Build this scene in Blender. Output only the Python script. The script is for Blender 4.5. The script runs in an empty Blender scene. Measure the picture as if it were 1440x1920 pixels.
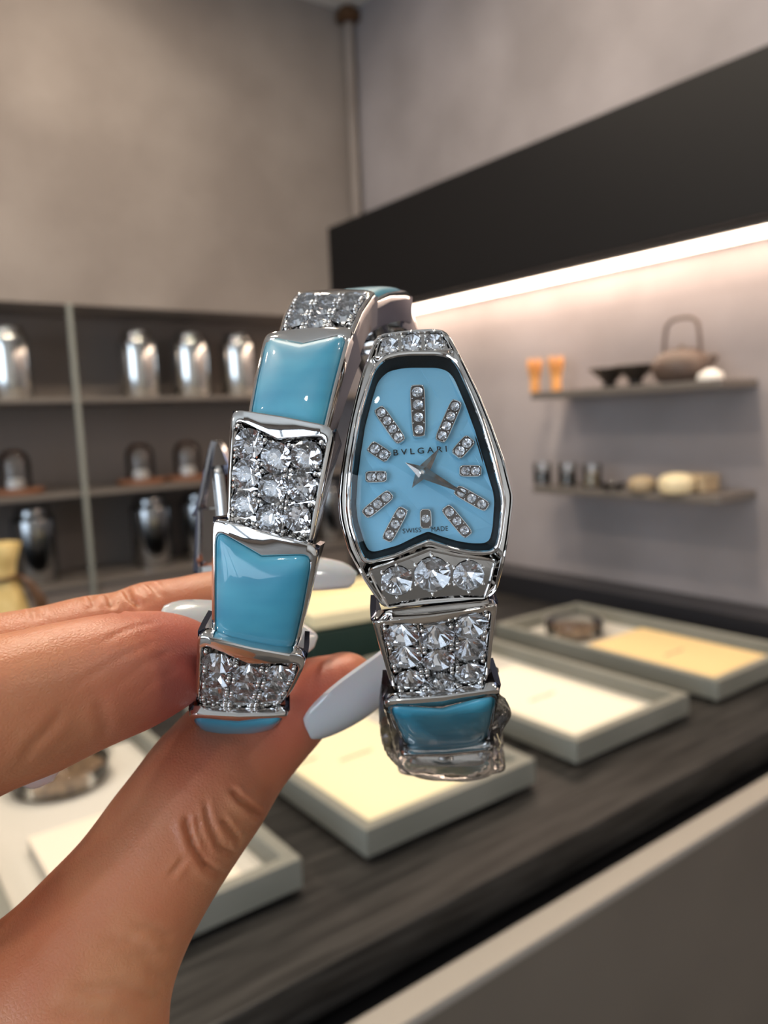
import bpy, bmesh, math, random
import numpy as np
from mathutils import Vector, Matrix
from mathutils.bvhtree import BVHTree
random.seed(7); rng = np.random.default_rng(7)
SC = bpy.context.scene
COL = SC.collection

# ------------------------------------------------------------------ camera
F, CX, CY = 1452.0, 720.0, 960.0              # focal length in pixels of the 1440 x 1920 frame
def _n(v): v = np.asarray(v, float); return v/np.linalg.norm(v)
d1 = _n([-361-CX, -(835-CY), -F])             # the shop's long axes: +Y into the room, +X along the counter
d2 = np.array([2700-CX, -(705-CY), -F]); d2 = _n(d2 - d1*np.dot(d1, d2))
RM = np.array([d2, d1, np.cross(d2, d1)])     # camera -> world rotation
H = 0.5                                       # camera height above the counter
CAM = np.array([0.0, 0.0, 1.40])
cam = bpy.data.cameras.new('camera'); camo = bpy.data.objects.new('camera', cam); COL.objects.link(camo)
camo.matrix_world = Matrix([list(RM[i]) + [CAM[i]] for i in range(3)] + [[0, 0, 0, 1]])
cam.sensor_fit = 'VERTICAL'; cam.sensor_height = 24.0; cam.sensor_width = 18.0
cam.lens = F*24.0/1920.0
cam.clip_start = 0.005; cam.clip_end = 50
cam.dof.use_dof = True; cam.dof.focus_distance = 0.097; cam.dof.aperture_fstop = 15.0
SC.camera = camo
# ------------------------------------------------------------------ world, exposure, large lights
wd = bpy.data.worlds.new('world'); SC.world = wd; wd.use_nodes = True
wd.node_tree.nodes['Background'].inputs[0].default_value = (0.9, 0.92, 1.0, 1)
wd.node_tree.nodes['Background'].inputs[1].default_value = 0.02
SC.view_settings.view_transform = 'Standard'; SC.view_settings.look = 'None'
SC.view_settings.gamma = 1.0; SC.view_settings.use_curve_mapping = False
SC.view_settings.exposure = 0.76
X0, X1 = -2.6, 3.3*H                          # room, metres (camera stands at x = y = 0)
Y0, Y1 = -2.4, 4.641*H
ZC = 1.40 + 2.79*H
def area(name, loc, size, power, color, target=None, spread=math.pi, shape='DISK', size_y=None):
    l = bpy.data.lights.new(name, 'AREA'); l.shape = shape; l.size = size
    if size_y: l.size_y = size_y
    l.energy = power; l.color = color; l.spread = spread
    o = bpy.data.objects.new(name, l); COL.objects.link(o); o.location = loc
    d = Vector(target) - Vector(loc) if target else Vector((0, 0, -1))
    o.rotation_euler = d.to_track_quat('-Z', 'Y').to_euler()
    return o
WARM = (1.0, 0.84, 0.66); NEUT = (1.0, 0.93, 0.85); COOL = (0.80, 0.88, 1.0)
# recessed ceiling downlights (the fixtures are built further down at the same spots)
DOWN = [(0.35, 0.95, 7.0, WARM), (1.00, 1.05, 6.0, WARM), (-0.45, 0.95, 6.0, WARM), (0.55, -0.5, 1.3, NEUT),
        (-0.9, -0.6, 1.7, NEUT), (0.6, 1.80, 4.0, WARM), (-0.6, 1.75, 4.0, WARM), (-1.7, 0.5, 3.0, NEUT), (1.05, -1.0, 2.4, NEUT)]
for i, (x, y, p, c) in enumerate(DOWN):
    area('downlight_lamp', (x, y, ZC-0.012), 0.10, p, c)

# ------------------------------------------------------------------ helpers
def cw(p): return RM @ np.asarray(p, float) + CAM                       # camera space (metres) -> world
def bp(px, py, d): return np.array([(px-CX)/F*d, -(py-CY)/F*d, -d])     # photo pixel + depth -> camera space
def rel(x, y, z): return np.array([x*H, y*H, 1.40 + z*H])               # room grid in camera-height units

def link(name, data, parent=None):
    o = bpy.data.objects.new(name, data); COL.objects.link(o)
    if parent is not None: o.parent = parent
    return o
ORG = {}
def thing(name, label, cat, loc, group=None, kind=None):
    o = link(name, None); o.empty_display_size = 0.02
    o.location = [float(v) for v in loc]; ORG[o.name] = np.array(loc, float)
    o['label'] = label; o['category'] = cat
    if group: o['group'] = group
    return o
def tag(o, label, cat, group=None):
    o['label'] = label; o['category'] = cat
    if group: o['group'] = group
    return o
def org(o):
    while o is not None:
        if o.name in ORG: return ORG[o.name]
        o = o.parent
    return np.zeros(3)
def me_(verts, faces, m=None, smooth=False, sharp=None, off=None):
    v = np.asarray(verts, float)
    if off is not None: v = v - off
    me = bpy.data.meshes.new('mesh'); me.from_pydata(v.tolist(), [], [tuple(f) for f in faces])
    me.validate(); me.update()
    bm = bmesh.new(); bm.from_mesh(me); bmesh.ops.recalc_face_normals(bm, faces=bm.faces); bm.to_mesh(me); bm.free()
    if m: me.materials.append(m)
    if smooth:
        me.polygons.foreach_set('use_smooth', [True]*len(me.polygons))
        if sharp: me.set_sharp_from_angle(angle=math.radians(sharp))
    return me
def part(name, verts, faces, m, parent=None, smooth=False, sharp=None):
    """a mesh given in world coordinates, child of a thing or a part; without a parent its own thing, origin at its base"""
    if parent is not None: return link(name, me_(verts, faces, m, smooth, sharp, org(parent)), parent)
    v = np.asarray(verts, float); c = (v.min(0)+v.max(0))/2; c[2] = v[:, 2].min()
    o = link(name, me_(v, faces, m, smooth, sharp, c)); o.location = c.tolist(); ORG[o.name] = c
    return o
class MB:
    """collects shapes in world coordinates"""
    def __init__(s): s.v = []; s.f = []
    def add(s, v, f):
        b = len(s.v); s.v += [list(map(float, p)) for p in v]; s.f += [tuple(i+b for i in q) for q in f]; return s
    def box(s, a, b, bev=0.0, rot=0.0, piv=None):
        a = np.minimum(a, b).astype(float) if True else a; a2 = np.asarray(a, float); b2 = np.asarray(b, float)
        lo, hi = np.minimum(a2, b2), np.maximum(a2, b2)
        bm = bmesh.new(); bmesh.ops.create_cube(bm, size=1.0)
        for v in bm.verts: v.co = Vector([(lo[i]+hi[i])/2 + v.co[i]*(hi[i]-lo[i]) for i in range(3)])
        if bev: bmesh.ops.bevel(bm, geom=list(bm.edges), offset=bev, segments=2, affect='EDGES', profile=0.5)
        if rot:
            p = Vector(piv if piv is not None else (lo+hi)/2)
            bmesh.ops.rotate(bm, cent=p, matrix=Matrix.Rotation(rot, 3, 'Z'), verts=bm.verts)
        bm.verts.index_update()
        s.add([v.co for v in bm.verts], [[v.index for v in f.verts] for f in bm.faces]); bm.free(); return s
    def lathe(s, c, prof, n=40, close=True):
        """prof: (radius, height) from the bottom up around the vertical axis through c"""
        v, f = [], []
        for r, z in prof:
            for k in range(n):
                a = 2*math.pi*k/n; v.append((c[0]+r*math.cos(a), c[1]+r*math.sin(a), c[2]+z))
        m = len(prof)
        for i in range(m-1):
            for k in range(n):
                k2 = (k+1) % n; f.append((i*n+k, i*n+k2, (i+1)*n+k2, (i+1)*n+k))
        if close:
            if prof[0][0] > 1e-6: f.append(tuple(range(n))[::-1])
            if prof[-1][0] > 1e-6: f.append(tuple((m-1)*n+k for k in range(n)))
        return s.add(v, f)
    def tube(s, pts, r, n=12, cap=True):
        pts = [np.asarray(p, float) for p in pts]; rr = r if hasattr(r, '__len__') else [r]*len(pts)
        v, f = [], []; up = None
        for i, p in enumerate(pts):
            t = _n(pts[min(i+1, len(pts)-1)] - pts[max(i-1, 0)])
            if up is None: up = np.array([0, 0, 1.0]) if abs(t[2]) < .9 else np.array([1.0, 0, 0])
            a = _n(np.cross(t, up)); b = np.cross(a, t); up = b
            for k in range(n):
                q = 2*math.pi*k/n; v.append(p + rr[i]*(a*math.cos(q)+b*math.sin(q)))
        for i in range(len(pts)-1):
            for k in range(n):
                k2 = (k+1) % n; f.append((i*n+k, i*n+k2, (i+1)*n+k2, (i+1)*n+k))
        if cap: f.append(tuple(range(n))[::-1]); f.append(tuple((len(pts)-1)*n+k for k in range(n)))
        return s.add(v, f)
    def build(s, name, m, parent=None, smooth=False, sharp=None): return part(name, s.v, s.f, m, parent, smooth, sharp)
def struct(o): o['kind'] = 'structure'; return o

# ------------------------------------------------------------------ materials
def mat(name, color=(.5, .5, .5), rough=.5, metal=0.0, **kw):
    m = bpy.data.materials.new(name); m.use_nodes = True
    b = m.node_tree.nodes['Principled BSDF']
    b.inputs['Base Color'].default_value = (*color, 1); b.inputs['Roughness'].default_value = rough
    b.inputs['Metallic'].default_value = metal
    for k, v in kw.items():
        i = b.inputs[k.replace('_', ' ')]; i.default_value = v
    return m
def nd(m, t, **kw):
    n = m.node_tree.nodes.new(t)
    for k, v in kw.items(): setattr(n, k, v)
    return n
def noisy(m, c1, c2, scale=5.0, detail=5.0, stretch=(1, 1, 1), lo=.35, hi=.65, bump=0.0, bscale=None, bdist=.001, rough=None):
    """object-space noise between two colours, with optional fine relief"""
    t = m.node_tree; b = t.nodes['Principled BSDF']
    tc = nd(m, 'ShaderNodeTexCoord'); mp = nd(m, 'ShaderNodeMapping'); mp.inputs['Scale'].default_value = stretch
    t.links.new(tc.outputs['Object'], mp.inputs['Vector'])
    nz = nd(m, 'ShaderNodeTexNoise'); nz.inputs['Scale'].default_value = scale; nz.inputs['Detail'].default_value = detail
    t.links.new(mp.outputs[0], nz.inputs['Vector'])
    cr = nd(m, 'ShaderNodeValToRGB'); cr.color_ramp.elements[0].position = lo; cr.color_ramp.elements[1].position = hi
    cr.color_ramp.elements[0].color = (*c1, 1); cr.color_ramp.elements[1].color = (*c2, 1)
    t.links.new(nz.outputs['Fac'], cr.inputs[0]); t.links.new(cr.outputs[0], b.inputs['Base Color'])
    if bump:
        n2 = nz
        if bscale:
            n2 = nd(m, 'ShaderNodeTexNoise'); n2.inputs['Scale'].default_value = bscale; n2.inputs['Detail'].default_value = 4
            t.links.new(mp.outputs[0], n2.inputs['Vector'])
        bu = nd(m, 'ShaderNodeBump'); bu.inputs['Strength'].default_value = bump; bu.inputs['Distance'].default_value = bdist
        t.links.new(n2.outputs['Fac'], bu.inputs['Height']); t.links.new(bu.outputs[0], b.inputs['Normal'])
    return m
def film_mat(name, tint=(1, 1, 1), rough=.03, ior=1.5, gain=1.0, bump=0.0, bscale=40, dist=.001):
    """clear sheet: what passes straight through mixed with a mirror reflection by Fresnel"""
    m = bpy.data.materials.new(name); m.use_nodes = True; t = m.node_tree; t.nodes.remove(t.nodes['Principled BSDF'])
    out = t.nodes['Material Output']
    tr = nd(m, 'ShaderNodeBsdfTransparent'); tr.inputs[0].default_value = (*tint, 1)
    gl = nd(m, 'ShaderNodeBsdfGlossy'); gl.inputs['Roughness'].default_value = rough
    fr = nd(m, 'ShaderNodeFresnel'); fr.inputs[0].default_value = ior
    mu = nd(m, 'ShaderNodeMath', operation='MULTIPLY'); mu.inputs[1].default_value = gain; mu.use_clamp = True
    mx = nd(m, 'ShaderNodeMixShader')
    t.links.new(fr.outputs[0], mu.inputs[0]); t.links.new(mu.outputs[0], mx.inputs[0])
    t.links.new(tr.outputs[0], mx.inputs[1]); t.links.new(gl.outputs[0], mx.inputs[2]); t.links.new(mx.outputs[0], out.inputs[0])
    if bump:
        tc = nd(m, 'ShaderNodeTexCoord'); nz = nd(m, 'ShaderNodeTexNoise'); nz.inputs['Scale'].default_value = bscale
        t.links.new(tc.outputs['Object'], nz.inputs['Vector'])
        bu = nd(m, 'ShaderNodeBump'); bu.inputs['Strength'].default_value = bump; bu.inputs['Distance'].default_value = dist
        t.links.new(nz.outputs['Fac'], bu.inputs['Height'])
        t.links.new(bu.outputs[0], gl.inputs['Normal']); t.links.new(bu.outputs[0], fr.inputs['Normal'])
    return m
def emit(name, color, strength):
    m = bpy.data.materials.new(name); m.use_nodes = True; t = m.node_tree; t.nodes.remove(t.nodes['Principled BSDF'])
    e = nd(m, 'ShaderNodeEmission'); e.inputs[0].default_value = (*color, 1); e.inputs[1].default_value = strength
    t.links.new(e.outputs[0], t.nodes['Material Output'].inputs[0]); return m
M = {}
M['plaster'] = noisy(mat('taupe_plaster', rough=.85), (.23, .195, .175), (.30, .26, .235), scale=3.2, bump=.25, bscale=60, bdist=.002)
M['plaster2'] = noisy(mat('mauve_plaster', rough=.85), (.255, .23, .232), (.335, .305, .31), scale=3.2, bump=.25, bscale=60, bdist=.002)
M['ceiling'] = mat('white_ceiling', (.72, .70, .66), .8)
M['floor'] = noisy(mat('grey_floor', rough=.5), (.10, .09, .08), (.15, .135, .12), scale=4)
M['niche'] = mat('dark_taupe_panel', (.20, .168, .148), .6)
M['shelf'] = mat('bronze_shelf', (.17, .15, .135), .38, .25)
M['post'] = mat('pale_metal_post', (.30, .31, .28), .35, .3)
M['black'] = mat('black_laminate', (.006, .006, .007), .5, Specular_IOR_Level=.25)
M['ledge'] = mat('black_ledge', (.02, .02, .024), .35)
M['wood'] = noisy(mat('black_stained_wood', rough=.45, Specular_IOR_Level=.35), (.007, .0068, .0065), (.036, .034, .032), scale=9, stretch=(1.0, 15, 15), lo=.38, hi=.66, bump=.35, bdist=.0015)
M['taupe'] = noisy(mat('taupe_front', rough=.6), (.135, .115, .092), (.16, .137, .11), scale=3)
M['pale'] = mat('pale_ledge', (.36, .33, .29), .45)
M['tray'] = noisy(mat('grey_painted_tray', rough=.5), (.205, .207, .178), (.245, .245, .213), scale=7)
M['trayfloor'] = mat('pale_tray_floor', (.60, .58, .53), .6)
M['card1'] = mat('cream_card', (.86, .78, .52), .7)
M['card2'] = mat('ivory_card', (.88, .83, .68), .7)
M['card3'] = mat('ochre_card', (.80, .60, .30), .7)
M['card4'] = mat('pale_card', (.80, .72, .60), .7)
M['ink'] = mat('grey_ink', (.28, .25, .19), .7)
M['tea'] = noisy(mat('brown_tea_leaf', rough=.8), (.10, .06, .035), (.26, .17, .10), scale=90, bump=.8, bscale=140, bdist=.004)
M['clear'] = film_mat('clear_plastic', (.97, .97, .96), .04, 1.5, 1.4)
M['silver'] = mat('polished_tin', (.74, .74, .72), .13, 1.0)
M['darktin'] = mat('smoked_tin', (.36, .37, .38), .16, 1.0)
M['walnut'] = mat('brown_wood', (.22, .095, .05), .5)
M['bamboo'] = noisy(mat('bamboo', rough=.6), (.62, .26, .07), (.78, .38, .12), scale=30, stretch=(6, 6, 1))
M['iron'] = noisy(mat('brown_cast_iron', rough=.55), (.085, .055, .042), (.12, .08, .062), scale=60, bump=.3, bscale=200, bdist=.001)
M['bowl'] = mat('dark_glaze', (.035, .026, .02), .22)
M['white'] = mat('white_glaze', (.80, .77, .72), .3)
M['cream'] = mat('cream_glaze', (.78, .66, .42), .4)
M['tan'] = mat('tan_paper', (.42, .32, .20), .6)
M['cloth'] = noisy(mat('yellow_cloth', rough=.8), (.62, .44, .16), (.80, .62, .28), scale=40, bump=.5, bdist=.003)
M['brown'] = mat('brown_leather', (.09, .04, .015), .4)
M['green'] = mat('dark_green_card', (.012, .035, .027), .55)
M['led'] = emit('led_diffuser', (1.0, .76, .58), 9.0)
M['ledchan'] = mat('led_channel', (.20, .17, .14), .4)
M['lampglass'] = emit('downlight_glass', (1.0, .9, .75), 12.0)
# watch
M['chrome'] = mat('polished_white_gold', (.83, .81, .79), .06, 1.0)
M['chrome2'] = mat('satin_white_gold', (.62, .60, .58), .18, 1.0)
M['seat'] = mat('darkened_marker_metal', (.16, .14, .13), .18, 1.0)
M['linkside'] = mat('link_side_painted_reflection', (.13, .13, .17), .10, 1.0)  # dark reflection on the polished link sides, put into the metal colour
M['dark'] = mat('ring_painted_reflection', (.012, .010, .009), .45, Specular_IOR_Level=.2)  # black reflection in the polished inner wall, painted as base colour
M['hand_metal'] = mat('steel_hand', (.50, .44, .40), .12, 1.0)
M['ink_black'] = mat('black_print', (.005, .005, .006), .4)
M['turq'] = noisy(mat('turquoise_cabochon', rough=.42, Coat_Weight=.8, Coat_Roughness=.03, Specular_IOR_Level=.65), (.018, .205, .335), (.07, .37, .49), scale=90, detail=2, stretch=(.35, 1, 2.5), lo=.25, hi=.8)
M['dial'] = noisy(mat('sky_blue_dial', rough=.22, Coat_Weight=.5), (.22, .555, .78), (.27, .62, .84), scale=70, detail=2)
M['gem'] = film_mat('diamond_crown', (1, 1, 1), .0, 2.0, .8)
M['gemback'] = mat('diamond_pavilion', (.96, .96, .98), .015, 1.0)
M['daylight'] = emit('added_daylight_pane', (.72, .85, 1.0), 2.7)  # cool glow of the added window
M['crystal'] = film_mat('watch_crystal', (1, 1, 1), .0, 1.45, .7)
M['wrap'] = film_mat('crumpled_clear_film', (.985, .985, .985), .05, 1.4, .95, bump=.25, bscale=220, dist=.001)
M['nail'] = mat('milky_nail_polish', (.66, .70, .73), .16, Coat_Weight=1.0, Coat_Roughness=.04, Subsurface_Weight=.3, Subsurface_Scale=.001)
def skin_mat():
    m = mat('skin', (.56, .27, .17), .42, Subsurface_Weight=.35, Subsurface_Scale=.0022)
    b = m.node_tree.nodes['Principled BSDF']; t = m.node_tree
    b.inputs['Subsurface Radius'].default_value = (1.0, .35, .18)
    tc = nd(m, 'ShaderNodeTexCoord')
    nz = nd(m, 'ShaderNodeTexNoise'); nz.inputs['Scale'].default_value = 75; nz.inputs['Detail'].default_value = 4
    t.links.new(tc.outputs['Object'], nz.inputs['Vector'])
    cr = nd(m, 'ShaderNodeValToRGB'); cr.color_ramp.elements[0].position = .3; cr.color_ramp.elements[1].position = .72
    cr.color_ramp.elements[0].color = (.55, .185, .088, 1); cr.color_ramp.elements[1].color = (.62, .282, .138, 1)
    t.links.new(nz.outputs['Fac'], cr.inputs[0]); 
    at = nd(m, 'ShaderNodeAttribute'); at.attribute_name = 'flush'
    mx = nd(m, 'ShaderNodeMixRGB'); mx.inputs[2].default_value = (.55, .13, .095, 1)
    t.links.new(at.outputs['Fac'], mx.inputs[0]); t.links.new(cr.outputs[0], mx.inputs[1]); t.links.new(mx.outputs[0], b.inputs['Base Color'])
    vo = nd(m, 'ShaderNodeTexVoronoi'); vo.inputs['Scale'].default_value = 1900; vo.feature = 'DISTANCE_TO_EDGE'
    n2 = nd(m, 'ShaderNodeTexNoise'); n2.inputs['Scale'].default_value = 750; n2.inputs['Detail'].default_value = 4
    ad = nd(m, 'ShaderNodeMath', operation='ADD')
    for s in (vo, n2): t.links.new(tc.outputs['Object'], s.inputs['Vector'])
    t.links.new(vo.outputs['Distance'], ad.inputs[0]); t.links.new(n2.outputs['Fac'], ad.inputs[1])
    bu = nd(m, 'ShaderNodeBump'); bu.inputs['Strength'].default_value = .45; bu.inputs['Distance'].default_value = .00016
    t.links.new(ad.outputs[0], bu.inputs['Height']); t.links.new(bu.outputs[0], b.inputs['Normal'])
    return m
M['skin'] = skin_mat()

# ------------------------------------------------------------------ the room
CZ = 1.40 - H                                     # counter top height (0.9 m)
def wall(name, a, b, m): return struct(MB().box(a, b).build(name, M[m]))
wall('floor', (X0-.1, Y0-.1, -.1), (X1+.1, Y1+.5, 0), 'floor')
wall('ceiling', (X0-.1, Y0-.1, ZC), (X1+.1, Y1+.5, ZC+.1), 'ceiling')
wall('wall_right', (X1, Y0-.1, 0), (X1+.1, Y1+.4, ZC), 'plaster2')
wall('wall_behind', (X0-.1, Y0-.1, 0), (X1, Y0, ZC), 'ceiling')
wall('wall_side', (X0-.1, Y0, 0), (X0, Y1+.4, ZC), 'plaster')
NZ1, NZ0 = 1.40+.728*H, 1.40-.865*H               # shelf niche in the far wall
ND = .28
wall('wall_far', (X0, Y1, NZ1), (X1, Y1+.4, ZC), 'plaster')
nb = struct(MB().box((X0, Y1+ND, 0), (X1, Y1+.4, NZ1)).build('wall_niche_back', M['niche']))
lc = MB().box((X0, Y1+.004, 0), (X1, Y1+ND, NZ0-.014)).build('wall_niche_base', M['niche']); struct(lc)
# unseen window added to the side wall, glowing panes for cool light and reflections
wn = struct(link('added_window_1', None)); wn.location = (X0, -.4, .9); ORG[wn.name] = np.array([X0, -.4, .9]); wn.empty_display_size = .1
for k in range(3):
    MB().box((X0+.002, -1.75+k*.9, .35), (X0+.008, -.93+k*.9, 2.35)).build('added_pane', M['daylight'], wn)
for k in range(4): MB().box((X0+.001, -1.83+k*.9, .27), (X0+.03, -1.75+k*.9, 2.43), .003).build('added_mullion', M['black'], wn)
for z in (.27, 2.355): MB().box((X0+.001, -1.74, z), (X0+.028, .86, z+.075), .003).build('added_window_rail', M['black'], wn)
# corner pipe with its collar
pp = thing('corner_pipe', 'slim taupe vertical pipe in the corner of the two walls', 'pipe', (X1-.03, Y1-.03, 1.40+1.3*H))
MB().lathe((X1-.024, Y1-.024, 1.40+1.3*H), [(.017, 0), (.017, ZC-1.40-1.3*H)], 24).build('shaft', M['plaster'], pp, True, 40)
MB().lathe((X1-.024, Y1-.024, ZC-.05), [(.02, 0), (.045, .006), (.045, .03), (.03, .05)], 28).build('collar', M['brown'], pp, True, 40)
# niche shelves and dividers
for z, lab in ((.205, 'upper bronze shelf carrying the bright tin canisters'), (-.335, 'middle bronze shelf carrying the glass domes'),
               (-.865, 'lowest bronze shelf carrying the smoked tin canisters')):
    zz = 1.40+z*H
    t = tag(MB().box((X0, Y1-.004, zz-.014), (X1, Y1+ND, zz), .002).build('wall_shelf', M['shelf']), lab, 'shelf', 'shelves of the far niche')
for x, lab in ((1.262, 'pale vertical divider post dividing the far shelf niche'),):
    tag(MB().box((x*H-.007, Y1-.012, NZ0-.2), (x*H+.007, Y1+.0045, NZ1), .002).build('shelf_post', M['post']), lab, 'post')
# tin canisters
def canister(x, z, r, h, m, label, group, y=None):
    y = Y1+.125 if y is None else y
    c = (x*H*(y/Y1), y, 1.40+z*H)
    t = thing('tea_canister', label, 'canister', c, group)
    MB().lathe(c, [(r*.97, .0005), (r, .004), (r, h*.80), (r*.985, h*.84), (r*.90, h*.875), (r*.74, h*.89)], 48).build('body', M[m], t, True, 35)
    MB().lathe((c[0], c[1], c[2]+h*.885), [(r*.76, 0), (r*.76, h*.085), (r*.72, h*.105), (r*.2, h*.112)], 40).build('lid', M[m], t, True, 35)
    return t
G1 = 'bright tin canisters on the upper shelf'; G2 = 'smoked tin canisters on the lowest shelf'
for x, lab in ((.925, 'bright tin canister left of the shelf post'), (1.635, 'bright tin canister, first right of the shelf post'),
               (1.965, 'bright tin canister, second right of the shelf post'), (2.29, 'bright tin canister beside the top of the bracelet')):
    canister(x, .207, .060, .212, 'silver', lab, G1)
for x, lab in ((.965, 'dark tin canister behind the yellow cloth pouch'), (1.635, 'dark tin canister, first right of the shelf post'),
               (1.95, 'dark tin canister just left of the bracelet tail'), (2.93, 'dark tin canister glimpsed between bracelet and dial')):
    canister(x, -.863, .062, .225, 'darktin', lab, G2)
# glass domes on wooden stands
for x, lab in ((.90, 'glass dome on brown wooden base left of the post'), (1.60, 'glass dome on brown wooden base right of the post'),
               (1.90, 'glass dome on wooden base nearest the bracelet tail')):
    y = Y1+.12; c = (x*H*(y/Y1), y, 1.40-.333*H)
    t = thing('glass_dome', lab, 'dome', c, 'glass domes on the middle shelf')
    MB().lathe(c, [(.074, .0005), (.076, .004), (.076, .012), (.072, .016)], 40).build('base', M['walnut'], t, True, 35)
    MB().lathe((c[0], c[1], c[2]+.016), [(.044, 0), (.044, .075), (.040, .093), (.028, .107), (.012, .113), (.001, .1145)], 36, False).build('cover', M['clear'], t, True, 60)
    MB().lathe((c[0], c[1], c[2]+.016), [(.022, .0005), (.026, .012), (.022, .026), (.004, .03)], 28).build('display_piece', M['white'], t, True, 40)
# black wall cabinet with the light strip under it
KX = 3.03*H; KZ0, KZ1 = 1.40+.722*H, 1.40+1.335*H
cb = thing('wall_cabinet', 'long black wall cabinet above the lit shelves', 'cabinet', (KX, 0, KZ0))
MB().box((KX, Y0+.9, KZ0), (X1-.002, Y1-.002, KZ1), .002).build('body', M['black'], cb)
ls = thing('led_strip', 'glowing warm white light strip under the black cabinet', 'light', (3.2*H, .5, KZ0-.02))
MB().box((3.10*H, Y0+.9, KZ0-.012), (3.285*H, Y1-.01, KZ0-.0005), .001).build('channel', M['ledchan'], ls)
MB().box((3.115*H, Y0+.91, KZ0-.016), (3.26*H, Y1-.012, KZ0-.0125), .001).build('diffuser', M['led'], ls)
# two wall shelves with their wares
for z, lab in ((.112, 'upper grey wall shelf with teapot and whisks'), (-.368, 'lower grey wall shelf with jars and shells')):
    tag(MB().box((3.0*H, 1.74*H, 1.40+z*H-.018), (X1-.001, 2.77*H, 1.40+z*H), .002).build('wall_shelf', M['shelf']), lab, 'shelf')
SZ = 1.40+.112*H+.0005; SZ2 = 1.40-.368*H+.0005
def onx(px, X):                                   # y on the plane x = X seen at image column px near the horizon
    r = RM @ np.array([px-CX, -(720-CY), -F]); return float(r[1]*X/r[0])
XS = 3.12*H
def whisk(px, lab):
    c = (XS, onx(px, XS), SZ); t = thing('tea_whisk', lab, 'whisk', c, 'bamboo whisks on the upper shelf')
    MB().lathe(c, [(.0125, 0), (.0125, .034), (.0115, .036)], 24).build('handle', M['bamboo'], t, True, 40)
    mb = MB()
    for k in range(26):
        a = 2*math.pi*k/26; u = np.array([math.cos(a), math.sin(a), 0])
        P = np.array(c); mb.tube([P+u*.0105+[0, 0, .034], P+u*.015+[0, 0, .055], P+u*.019+[0, 0, .075], P+u*.0165+[0, 0, .088]], [.0022, .002, .0018, .0008], 5)
    o = mb.build('tines', M['bamboo'], t, True); o['kind'] = 'stuff'
    MB().lathe((c[0], c[1], c[2]+.03), [(.012, 0), (.0145, .012), (.0165, .04), (.013, .041)], 20).build('inner_tines', M['bamboo'], t, True, 60)
whisk(1003, 'orange bamboo whisk at the left end of the upper shelf'); whisk(1043, 'orange bamboo whisk beside the dark cone bowls')
def bowl(px, lab, X=XS):
    c = (X, onx(px, X), SZ); t = thing('cone_bowl', lab, 'bowl', c, 'dark cone bowls on the upper shelf')
    MB().lathe(c, [(.016, 0), (.017, .008), (.013, .011), (.028, .026), (.050, .045), (.0475, .045), (.026, .029), (.004, .016)], 40).build('body', M['bowl'], t, True, 50)
    MB().lathe(c, [(.0502, .043), (.0512, .0445), (.0502, .046), (.0485, .0455), (.0502, .043)], 40, False).build('rim', M['bowl'], t, True)
bowl(1143, 'dark cone bowl beside the whisks'); bowl(1192, 'dark cone bowl beside the teapot', XS-.012)
# iron teapot
c = np.array([XS, onx(1278, XS), SZ]); t = thing('teapot', 'brown cast iron teapot with tall bail handle', 'teapot', c)
MB().lathe(c, [(.040, 0), (.052, .006), (.062, .022), (.064, .034), (.061, .046), (.050, .060), (.034, .067), (.030, .068)], 48).build('body', M['iron'], t, True, 50)
MB().lathe(c+[0, 0, .0675], [(.032, 0), (.030, .004), (.012, .006), (.005, .007), (.005, .009), (.006, .011), (.004, .013), (.001, .0135)], 36).build('lid', M['iron'], t, True, 50)
pts = [c+[0, dy, z] for dy, z in ((.043, .052), (.044, .072), (.042, .10), (.038, .125), (.024, .137), (0, .140), (-.024, .137), (-.038, .125), (-.042, .10), (-.044, .072), (-.043, .052))]
MB().tube(pts, .0042, 12).build('handle', M['iron'], t, True, 60)
MB().tube([c+[0, -.055, .030], c+[0, -.070, .040], c+[0, -.080, .052]], [.013, .010, .007], 14).build('spout', M['iron'], t, True, 60)
c = np.array([XS-.02, onx(1332, XS-.02), SZ])
t = thing('small_bowl', 'small white upturned bowl beside the teapot', 'bowl', c)
MB().lathe(c, [(.026, 0), (.027, .005), (.023, .015), (.012, .020), (.010, .023), (.001, .023)], 40).build('body', M['white'], t, True, 50)
# lower shelf wares
def jar(px, lab, fill):
    X = XS-.03; c = (X, onx(px, X), SZ2); t = thing('glass_jar', lab, 'jar', c, 'glass jars on the lower shelf')
    MB().lathe(c, [(.021, 0), (.023, .004), (.023, .058), (.0215, .058), (.0215, .005)], 32, False).build('glass', M['clear'], t, True, 50)
    MB().lathe(c, [(.0205, .0055), (.0208, .034), (.018, .036)], 32).build('contents', M[fill], t, True, 50)
jar(1014, 'glass jar of black tea at the left shelf end', 'bowl'); jar(1062, 'glass jar of black tea, second from the left end', 'bowl')
jar(1108, 'glass jar of tan powder on the lower shelf', 'tan')
X = XS-.05; c = np.array([X, onx(1148, X), SZ2]); t = thing('glass_dish', 'small clear glass dish between jars and shells', 'dish', c)
MB().lathe(c, [(.02, 0), (.030, .016), (.028, .016), (.018, .003)], 30).build('body', M['clear'], t, True, 50)
for px, s, m_, lab in ((1203, .8, 'tan', 'small tan scoop bowl on the lower shelf'), (1268, 1.0, 'cream', 'round cream box leaning at the lower shelf front')):
    X = XS-.045; c = np.array([X, onx(px, X), SZ2]); t = thing('round_box', lab, 'box', c)
    MB().lathe(c, [(.030*s, 0), (.037*s, .006*s), (.038*s, .022*s), (.033*s, .022*s)], 36).build('body', M[m_], t, True, 50)
    MB().lathe(c+[0, 0, .0215*s], [(.0385*s, 0), (.0385*s, .006*s), (.030*s, .017*s), (.012*s, .022*s), (.001, .0225*s)], 36).build('lid', M[m_], t, True, 50)
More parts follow.
